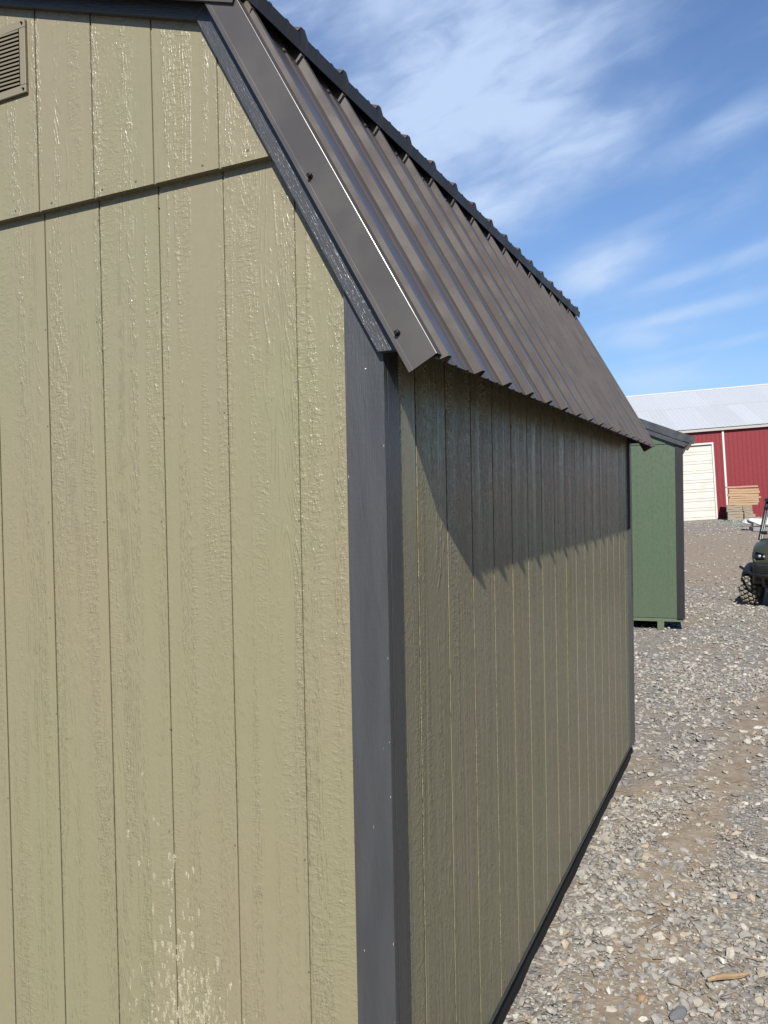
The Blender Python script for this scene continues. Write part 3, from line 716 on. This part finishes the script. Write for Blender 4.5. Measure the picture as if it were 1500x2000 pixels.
def barn_roof(sg):
    A = (-.24, BH+.115) if sg > 0 else (BDEP+.24, BH+.115); top = (BDEP/2, hr+.20)
    pr = []; x0, x1, first = BX0-.35, BX1+.35, .05
    c_ = first+math.floor((x0-first)/.2286-1)*.2286; pr.append((x0, 0))
    while c_ < x1+.3:
        for dx, h_ in ((-.03, 0), (-.012, .013), (.012, .013), (.03, 0)):
            if x0+.002 < c_+dx < x1-.002: pr.append((c_+dx, h_))
        c_ += .2286
    pr.append((x1, 0)); V = []; n = len(pr)
    mid = (A[0]+(top[0]-A[0])*.52, A[1]+(top[1]-A[1])*.52)
    mb = MB()
    for (P0, P1, dz) in ((A, (mid[0]+(.1 if sg > 0 else -.1), mid[1]+.03), 0.0), (mid, top, .012)):
        V = []
        for P_ in (P0, P1):
            for lay in (0, 1):
                for (xx, hh_) in pr: V.append((xx, P_[0], P_[1]+hh_+dz-.006*lay))
        F = [(j, j+1, 2*n+j+1, 2*n+j) for j in range(n-1)]+[(n+j, n+j+1, 3*n+j+1, 3*n+j) for j in range(n-1)]+[(j, j+1, n+j+1, n+j) for j in range(n-1)]+[(2*n+j, 2*n+j+1, 3*n+j+1, 3*n+j) for j in range(n-1)]
        mb.add(V, F)
    mb.build('roof', M_roofw, barn, fix=False)
barn_roof(1); barn_roof(-1)
mb = MB(); mb.prism([(BDEP/2-.25, hr+.20-.06), (BDEP/2, hr+.245), (BDEP/2+.25, hr+.20-.06), (BDEP/2, hr+.235)], 'x', BX0-.36, BX1+.36); mb.build('ridge_cap', M_white, barn)

# ------------------------------------------------------------------ lumber by the barn
def bpt(s, o, h=0.0): return BO+BU*s+BN*o+BV*h
BROT = math.atan2(BU.y, BU.x)
def bframe(s, o, rz=0.0, dz=0.0):
    p = bpt(s, o); zz = float(gz(p.x, p.y)); return (p.x, p.y, zz+dz), BROT+rz
M_ply = timber('fresh_plywood', (.62, .42, .24), (.48, .31, .165), .7, .5)
M_beige = timber('weathered_panels', (.44, .36, .26), (.33, .27, .19), .8, .5)
M_edge = timber('panel_edges', (.30, .22, .14), (.40, .30, .2), .8, .5)
rz0 = math.radians(-11)
(loc0, rzb) = bframe(.02, 2.5, rz0)
rb = random.Random(3)
def stack_board(name, label, cat, x0, x1, z0, z1, dep, material, grp, ext=0.0, warp=0.0, yaw=0.0, layers=1):
    o = thing_mesh = MB(); n = 10; lay = layers
    for l in range(lay):
        a = z0+(z1-z0)*l/lay+.003; b_ = z0+(z1-z0)*(l+1)/lay-.003
        jx = rb.uniform(-.012, .012) if lay > 1 else 0; jy = rb.uniform(-.015, .015) if lay > 1 else 0
        V = []; F = []
        for i in range(n+1):
            u = i/n; xx = x0+(x1-x0)*u+jx; wz = warp*(u*u-.25)+.006*math.sin(u*7+l*2+z0*9)
            V += [(xx, jy, a+wz), (xx, dep+jy, a+wz), (xx, dep+jy, b_+wz), (xx, jy, b_+wz)]
        for i in range(n):
            for k in range(4): F.append((i*4+k, i*4+(k+1) % 4, (i+1)*4+(k+1) % 4, (i+1)*4+k))
        F += [(0, 1, 2, 3), (n*4+3, n*4+2, n*4+1, n*4)]
        o.add(V, F)
    ob = o.build(name, material, None, bevel=.003)
    ob.location = loc0; ob.rotation_euler = (0, 0, rzb+yaw)
    return tag(ob, label, cat, grp)
G1 = 'tan wooden panels stacked beside the red barn'
G2 = 'beige panel bundles under the tan panels'
stack_board('panel_bundle', 'largest beige panel bundle on the ground at the left foot of the stack', 'lumber', -.02, .72, .02, .46, 1.1, M_beige, G2, layers=3)
stack_board('panel_bundle', 'short beige bundle jutting out low at the right foot of the stack', 'lumber',   .78, 1.30, .0, .33, 1.0, M_beige, G2, layers=2).location = Vector(loc0)+Vector((0, -.10, 0))
stack_board('panel_bundle', 'beige bundle lying on the short right hand bundle', 'lumber', .75, 1.17, .335, .50, 1.0, M_beige, G2, layers=2)
stack_board('panel_bundle', 'upper left beige bundle just below the tan panels', 'lumber', -.08, .68, .47, .80, 1.1, M_beige, G2, layers=3)
stack_board('panel_bundle', 'upper right beige bundle just below the tan panels', 'lumber', .70, 1.14, .505, .80, 1.0, M_beige, G2, layers=3)
zz = .805; names = ['lowest', 'second from the bottom', 'third from the bottom', 'fourth from the bottom', 'fifth from the bottom', 'sixth from the bottom', 'second from the top', 'topmost and longest']
ths = [.12, .105, .12, .10, .14, .13, .12, .09]; xa = [0, .04, .02, .08, .0, .05, .04, -.12]; xb = [1.42, 1.47, 1.45, 1.56, 1.46, 1.50, 1.46, 1.43]
for i in range(8):
    stack_board('plywood_sheets', 'tan plywood sheets in the stack by the red barn wall, '+names[i], 'wood panel', xa[i], xb[i], zz, zz+ths[i]-.006, 1.15, M_ply, G1, warp=(.03 if i == 7 else rb.uniform(-.01, .01)), yaw=rb.uniform(-.02, .02))
    zz += ths[i]+(.05 if i == 6 else .004)
# grey slabs, pale board and a crumpled white sack to their right
M_slab = timber('grey_slab', (.38, .37, .36), (.27, .265, .26), .8)
def lay_box(name, label, cat, s, o_, dz, L, D, Hh, material, rz=0.0, grp=None):
    l, r = bframe(s, o_, rz, dz); mb = MB(); mb.cham((0, 0, 0), (L, D, Hh), .012)
    ob = mb.build(name, material); ob.location = l; ob.rotation_euler = (0, 0, r); return tag(ob, label, cat, grp)
lay_box('grey_plank', 'upper grey plank bundle under the crumpled white sack', 'plank', -.80, 11.0, .21, 2.0, .8, .13, M_slab, -.1)
lay_box('grey_plank', 'lower darker grey plank bundle on the gravel under the other grey bundle', 'plank', -.85, 11.2, .02, 2.2, .9, .17, M_slab, -.05)
lay_box('pale_board', 'short pale yellow board lying flat in front of the grey plank bundles', 'board', -.72, 12.2, .01, .9, .14, .05, M_ply, -.12)
M_sack, t, b = mat('white_sack', (.72, .70, .68), .45); t.l.new(t.bump(t.noise(t.obj(), 14, 4), .03, .8), b.inputs['Normal'])
bm = bmesh.new(); bmesh.ops.create_icosphere(bm, subdivisions=4, radius=1)
for v in bm.verts:
    c = v.co.copy(); n_ = .22*math.sin(c.x*5+c.y*3)+.16*math.sin(c.y*9-c.z*6+1)+.10*math.sin(c.x*15+c.z*11)
    v.co = Vector((c.x*1.0, c.y*.45, max(c.z, -.4)*.20))*(1+n_*.7)+Vector((0, 0, .05*math.sin(c.x*4)))
me = bpy.data.meshes.new('plastic_sack'); bm.to_mesh(me); bm.free(); me.materials.append(M_sack)
me.polygons.foreach_set('use_smooth', [True]*len(me.polygons))
ob = bpy.data.objects.new('plastic_sack', me); COL.objects.link(ob); l, r = bframe(.10, 10.6, 0, .38); ob.location = l; ob.rotation_euler = (0, 0, r)
tag(ob, 'crumpled white plastic sack lying on the grey plank bundles by the barn', 'sack')
# pallets scraps: pale green shards on the gravel in front of the stack
mb = MB(); r_ = random.Random(21)
for i in range(260):
    s_, o_ = r_.uniform(-1.0, 1.6), r_.uniform(2.8, 8.0)
    if r_.random() > .9-.22*abs(s_-.6): continue
    p = bpt(s_, o_); zg = float(gz(p.x, p.y)); a = r_.uniform(0, 3.14); L_ = r_.uniform(.03, .12); W_ = r_.uniform(.01, .035)
    i0 = len(mb.V); mb.box((-L_, -W_, 0), (L_, W_, .012)); mb.xf(Matrix.Translation((p.x, p.y, zg+r_.uniform(.012, .035))) @ Matrix.Rotation(a, 4, 'Z') @ Matrix.Rotation(r_.uniform(-.3, .3), 4, 'X'), i0)
M_shard, _, _ = mat('green_shard', (.33, .44, .36), .5)
ob = mb.build('green_scraps', M_shard); tag(ob, 'pale green scraps strewn on the gravel in front of the wooden panel stack', 'scraps', None, 'stuff')

# ------------------------------------------------------------------ small things on the gravel by the shed
M_stick = timber('dry_stick', (.50, .34, .18), (.36, .24, .13), .8, 2)
p0 = Vector((.578, 1.225, 0)); p1 = Vector((.705, 1.325, 0)); mb = MB()
pts = [p0.lerp(p1, u)+Vector((0, 0, .030+.004*math.sin(u*6))) for u in (0, .2, .4, .6, .8, 1)]
mb.tube(pts, [.006, .0085, .010, .0095, .008, .004], 6); ob = mb.build('wood_stick', M_stick); tag(ob, 'split tan stick lying on the gravel, the longest piece of wood there', 'stick')
def rock(name, label, x, y, s, colr, seed):
    bm = bmesh.new(); bmesh.ops.create_icosphere(bm, subdivisions=2, radius=1); r = random.Random(seed)
    for v in bm.verts:
        c = v.co; k = 1+.16*math.sin(c.x*3+seed)+.12*math.sin(c.y*4+c.z*3)+r.uniform(-.05, .05); v.co = Vector((c.x*1.15, c.y*.8, c.z*.62))*k*s
    me = bpy.data.meshes.new(name); bm.to_mesh(me); bm.free(); M, t, b = mat(name+'_stone', colr, .85); nn = t.noise(t.obj(), 60, 4)
    t.l.new(t.mix(nn, rgb(colr), rgb(tuple(q*.7 for q in colr))), b.inputs['Base Color']); t.l.new(t.bump(nn, .004, .7), b.inputs['Normal']); me.materials.append(M)
    ob = bpy.data.objects.new(name, me); COL.objects.link(ob); ob.location = (x, y, float(gz(x, y))+s*.45); ob.rotation_euler = (.1, .2, seed); tag(ob, label, 'rock')
rock('rock', 'orange tan rock among the grey gravel beside the shed', .387, 1.070, .021, (.50, .33, .19), 2)
rock('rock', 'dark grey wedge shaped rock right of the orange tan rock', .500, 1.03, .026, (.19, .195, .21), 4)
rock('rock', 'pale grey rock sitting alone on the bare wheel track further back', .66, 4.15, .030, (.62, .60, .57), 1)
mb = MB(); r_ = random.Random(9)
for i in range(190):
    y_ = .7+6.5*r_.random()**1.5; x_ = .03+r_.random()*(.75+.18*y_); zg = float(gz(x_, y_)); L_ = r_.uniform(.008, .032); W_ = r_.uniform(.0008, .0022)
    i0 = len(mb.V); mb.box((-L_, -W_, 0), (L_, W_, W_)); mb.xf(Matrix.Translation((x_, y_, zg+r_.uniform(.010, .022))) @ Matrix.Rotation(r_.uniform(0, 3.14), 4, 'Z') @ Matrix.Rotation(r_.uniform(-.25, .25), 4, 'Y'), i0)
ob = mb.build('wood_splinters', M_stick); tag(ob, 'small tan wood splinters and straw scattered in the gravel', 'splinters', None, 'stuff')

# ------------------------------------------------------------------ utility vehicle
ya = math.radians(20)
fx, fy = -math.sin(ya), -math.cos(ya); lx, ly = -fy, fx
wc = Vector((.68, 13.72)); org = wc-Vector((fx, fy))*.98-Vector((lx, ly))*(-.60)
utv = thing('utility_vehicle', 'dark olive side by side utility vehicle with knobbly tyres cut off by the right edge', 'utility vehicle', (org.x, org.y, float(gz(wc.x, wc.y))-.005), math.atan2(fy, fx))
M_ubody, t, b = mat('olive_plastic', (.050, .058, .036), .38); t.l.new(t.bump(t.noise(t.obj(), 250, 2), .0006, .5), b.inputs['Normal'])
M_ublack, t, b = mat('black_plastic', (.012, .013, .015), .45); t.l.new(t.bump(t.noise(t.obj(), 300, 2), .0006, .5), b.inputs['Normal'])
M_rub, t, b = mat('tyre_rubber', (.028, .027, .026), .85); nn = t.noise(t.obj(), 14, 4)
M_lug, t2, b2 = mat('dusty_lug', (.36, .32, .26), .95)
t.l.new(t.mix(t.ss(nn, .4, .7, 0, .5), (.022, .021, .021, 1), (.13, .115, .095, 1)), b.inputs['Base Color'])
M_rim, _, _ = mat('grey_rim', (.10, .10, .11), .4, .6)
M_lamp, t, b = mat('headlight_lens', (.22, .24, .25), .15); b.inputs['Coat Weight'].default_value = 1.0
M_glass, t, b = mat('windshield_glass', (.85, .9, .88), .03); b.inputs['Transmission Weight'].default_value = 1.0; b.inputs['IOR'].default_value = 1.02; b.inputs['Specular IOR Level'].default_value = .9
M_seat, _, _ = mat('seat_vinyl', (.03, .03, .032), .6)
RT = .325
def wheel(cx, cy, steer=0.0):
    out = 1 if cy > 0 else -1
    wh = MB(); wh.lathe([(0, .0), (.06, .0), (.07, .012), (.15, -.02), (.165, .02), (.17, .10*1), (.165, -.10), (.15, -.11), (0, -.06)], (0, 0, 0), 'y', 24)
    wo = wh.build('wheel', M_rim, utv, smooth=True); wo.location = (cx, cy, RT-.012); wo.rotation_euler = (0, 0, steer+(0 if out > 0 else math.pi))
    ty = MB(); ty.lathe([(.165, -.10), (.20, -.128), (.25, -.135), (.288, -.125), (.302, -.105), (.306, -.05), (.307, 0), (.306, .05), (.302, .105), (.288, .125), (.25, .135), (.20, .128), (.165, .10), (.165, -.10)], (0, 0, 0), 'y', 48)
    to = ty.build('tyre', M_rub, wo, smooth=True)
    lg = MB(); nlug = 22
    for k in range(nlug):
        a = 2*math.pi*k/nlug
        for (yc, da, wy, wx, tw) in ((.036, 0, .030, .021, .5), (-.036, .5, .030, .021, -.5), (.098, .45, .026, .026, .25), (-.098, .95, .026, .026, -.25)):
            i0 = len(lg.V); r0 = .300 if abs(yc) < .06 else .290
            lg.cham((-wx, -wy, 0), (wx, wy, .028), .004)
            lg.xf(Matrix.Rotation(-(a+da*2*math.pi/nlug), 4, 'Y') @ Matrix.Translation((0, yc, r0)) @ Matrix.Rotation((-.35 if yc > .06 else .35 if yc < -.06 else 0), 4, 'X') @ Matrix.Rotation(tw, 4, 'Z'), i0)
    lo = lg.build('tread', M_lug, wo)
wheel(.98, -.655, .10); wheel(.98, .655, .10); wheel(-1.0, -.655); wheel(-1.0, .655)
def loft(secs, name, material, parent, bevel=0, smooth=True, caps=True):
    V = []; F = []; n = len(secs[0])
    for s_ in secs: V += s_
    for i in range(len(secs)-1):
        for k in range(n): F.append((i*n+k, i*n+(k+1) % n, (i+1)*n+(k+1) % n, (i+1)*n+k))
    if caps: F += [tuple(range(n)), tuple(range((len(secs)-1)*n, len(secs)*n))]
    mb = MB(); mb.add(V, F); o = mb.build(name, material, parent, bevel=bevel, seg=2, smooth=smooth); return o
# hood
def hsec(x, zt, zb, w_, rd=.06):
    return [(x, -w_, zb), (x, -w_-.015, (zt+zb)/2), (x, -w_+.01, zt-rd), (x, -w_+.09, zt-.015), (x, -w_*.45, zt+.012), (x, 0, zt+.0), (x, w_*.45, zt+.012), (x, w_-.09, zt-.015), (x, w_-.01, zt-rd), (x, w_+.015, (zt+zb)/2), (x, w_, zb)]
loft([hsec(.80, 1.16, .75, .60), hsec(1.0, 1.15, .75, .60), hsec(1.2, 1.10, .76, .56), hsec(1.38, 1.02, .77, .50), hsec(1.46, .92, .78, .44), hsec(1.49, .82, .78, .40)], 'hood', M_ubody, utv)
# fenders
for sg in (-1, 1):
    secs = []
    for i in range(9):
        a = math.radians(38+i*12.5); r0 = .40
        cx, cz = .98+math.cos(a)*r0*1.0, .37+math.sin(a)*r0*.98
        secs.append([(cx, sg*.42, cz), (cx, sg*.70, cz-.01), (cx, sg*.72, cz-.03), (cx-.02*math.cos(a), sg*.71, cz-.035-.02*math.sin(a)), (cx-.03*math.cos(a), sg*.42, cz-.03*math.sin(a))])
    loft(secs, 'fender', M_ublack, utv)
# front fascia, grille, bumper
loft([[(x_, -w_, z0), (x_, -w_, z1), (x_, w_, z1), (x_, w_, z0)] for x_, w_, z0, z1 in ((1.10, .52, .40, .80), (1.40, .50, .42, .80), (1.53, .42, .46, .78), (1.56, .36, .50, .74))], 'front_fascia', M_ublack, utv, bevel=.01)
mb = MB()
for i in range(6): mb.box((1.555, -.22, .53+i*.035), (1.575, .22, .545+i*.035))
mb.build('grille', M_rim, utv)
for sg in (-1, 1):
    mb = MB(); V = [(1.455, sg*.46, .88), (1.50, sg*.40, .86), (1.515, sg*.26, .87), (1.50, sg*.27, .94), (1.455, sg*.42, .97), (1.38, sg*.47, .95)]
    n = 6; V2 = [(a-.05, b_*.97, c_) for a, b_, c_ in V]; mb.add(V+V2, [tuple(range(6)), tuple(range(11, 5, -1))]+[(i, 6+i, 6+(i+1) % 6, (i+1) % 6) for i in range(6)])
    hl = mb.build('headlight', M_ublack, utv, bevel=.004)
    mb = MB(); mb.lathe([(0, .010), (.014, .008), (.022, .002), (.024, -.01)], (1.507, sg*.345, .905), 'x', 16); mb.build('lens', M_lamp, hl, smooth=True)
    mb = MB(); mb.lathe([(0, .008), (.010, .006), (.015, .001), (.017, -.01)], (1.508, sg*.275, .90), 'x', 14); mb.build('lens', M_lamp, hl, smooth=True)
mb = MB()
mb.tube([(1.36, -.72, .70), (1.46, -.60, .66), (1.60, -.44, .60), (1.65, -.2, .585), (1.65, .2, .585), (1.60, .44, .60), (1.46, .60, .66), (1.36, .72, .70)], .022, 10)
for sg in (-1, 1): mb.tube([(1.64, sg*.25, .585), (1.60, sg*.25, .42), (1.3, sg*.25, .36)], .02, 8)
mb.build('bumper', M_ublack, utv, smooth=True)
# tub, floor, cargo bed
mb = MB(); mb.cham((-1.45, -.50, .34), (1.12, .50, .46), .01); mb.build('chassis', M_ublack, utv)
for sg in (-1, 1):
    mb = MB(); mb.cham((-.55, sg*.56, .40), (.55, sg*.66, .56), .02); mb.build('side_step', M_ublack, utv)
    mb = MB(); mb.tube([(.98, sg*.15, .42), (.98, sg*.50, .33)], .03, 8); mb.build('axle_arm', M_ublack, utv)
    mb = MB(); mb.tube([(1.02, sg*.35, .9), (1.0, sg*.46, .40)], [.035, .03], 10); mb.build('shock_absorber', M_ublack, utv)
for sg in (-1, 1):
    mb = MB(); mb.prism([(.55, .50), (.85, .55), (.85, .98), (.62, 1.10), (.55, .9)], 'y', sg*.55, sg*.62); mb.build('cowl', M_ubody, utv, bevel=.01)
mb = MB(); mb.cham((-.55, -.62, .46), (-.05, .62, .70), .02); mb.build('seat_base', M_ublack, utv)
mb = MB(); mb.cham((-.52, -.58, .70), (-.02, .58, .82), .04); mb.cham((-.58, -.58, .80), (-.44, .58, 1.30), .04); mb.build('seat', M_seat, utv, smooth=True)
mb = MB()
mb.box((-1.55, -.66, .76), (-.66, .66, .80))
mb.box((-1.55, -.68, .76), (-.66, -.64, 1.06)); mb.box((-1.55, .64, .76), (-.66, .68, 1.06)); mb.box((-1.58, -.68, .76), (-1.54, .68, 1.06)); mb.box((-.68, -.64, .80), (-.65, .64, 1.08))
mb.build('cargo_bed', M_ubody, utv, bevel=.008)
# dash and steering wheel
mb = MB(); mb.prism([(.50, .80), (.80, .80), (.80, 1.15), (.62, 1.15), (.52, 1.02)], 'y', -.55, .55); mb.build('dashboard', M_ublack, utv, bevel=.01)
mb = MB(); sw = []; cW = Vector((.36, .30, 1.10)); nW = Vector((-.8, 0, .6)); uW = Vector((0, 1, 0)); vW = nW.cross(uW)
sw = [cW+(uW*math.cos(a)+vW*math.sin(a))*.17 for a in [i*2*math.pi/20 for i in range(21)]]
mb.tube(sw, .013, 8); mb.tube([cW, cW-nW*.2], .02, 8); mb.tube([cW-uW*.17, cW+uW*.17], .01, 6); mb.build('steering_wheel', M_ublack, utv, smooth=True)
# cage
mb = MB()
for sg in (-1, 1):
    mb.tube([(.84, sg*.575, 1.14), (.81, sg*.57, 1.22), (.57, sg*.54, 1.80), (.45, sg*.53, 1.84), (-.50, sg*.53, 1.84), (-.60, sg*.54, 1.78), (-.64, sg*.60, .80)], .034, 10)
mb.tube([(.52, -.53, 1.80), (.52, .53, 1.80)], .024, 8); mb.tube([(-.55, -.53, 1.82), (-.55, .53, 1.82)], .024, 8)
mb.build('roll_cage', M_ublack, utv, smooth=True)
loft([[(x_, -w_, z_), (x_, -w_+.02, z_+.05), (x_, w_-.02, z_+.05), (x_, w_, z_)] for x_, w_, z_ in ((.66, .52, 1.80), (.58, .60, 1.825), (.1, .62, 1.87), (-.5, .60, 1.87), (-.70, .56, 1.83))], 'roof', M_ublack, utv, bevel=.012)
a = Vector((.845, 0, 1.15)); b_ = Vector((.60, 0, 1.79)); d_ = (b_-a)
def wsp(u, y_, off=0.0):
    nn_ = Vector((d_.z, 0, -d_.x)).normalized(); q = a+d_*u+nn_*off; return (q.x, y_, q.z)
mb = MB(); V = [wsp(.0, -.53), wsp(0, .53), wsp(1, .49), wsp(1, -.49)]; V2 = [wsp(.0, -.53, -.006), wsp(0, .53, -.006), wsp(1, .49, -.006), wsp(1, -.49, -.006)]
mb.add(V+V2, [(0, 1, 2, 3), (7, 6, 5, 4), (0, 4, 5, 1), (1, 5, 6, 2), (2, 6, 7, 3), (3, 7, 4, 0)]); ws = mb.build('windshield', M_glass, utv)
mb = MB(); mb.tube([wsp(0, -.54), wsp(0, .54), wsp(1, .50), wsp(1, -.50), wsp(0, -.54)], .02, 6); mb.build('frame', M_ublack, ws)
mb = MB()
for u in (.18, .85): mb.cham((wsp(u, -.57)[0]-.02, -.57, wsp(u, 0)[2]-.03), (wsp(u, -.5)[0]+.03, -.47, wsp(u, 0)[2]+.03), .006)
mb.tube([wsp(.75, -.45, .02), wsp(.70, -.36, .03), wsp(.35, -.38, .03), wsp(.3, -.45, .02)], .012, 6); mb.build('latch', M_ublack, ws)

# ------------------------------------------------------------------ one calibration of all surface albedos (with the exposure above)
for M in bpy.data.materials:
    if M.name in ('headlight_lens', 'windshield_glass') or not M.use_nodes: continue
    k = .455 if M.name.startswith(('white_', 'beige_fascia')) else .405
    for n in M.node_tree.nodes:
        socks = []
        if n.type == 'BSDF_PRINCIPLED': socks = [n.inputs['Base Color']]
        elif n.type == 'MIX' and n.data_type == 'RGBA': socks = [n.inputs[6], n.inputs[7]]
        elif n.type == 'VALTORGB':
            for e in n.color_ramp.elements: e.color = tuple(q*k for q in e.color[:3])+(1,)
        for q in socks:
            if not q.is_linked: c_ = q.default_value; q.default_value = (c_[0]*k, c_[1]*k, c_[2]*k, 1)
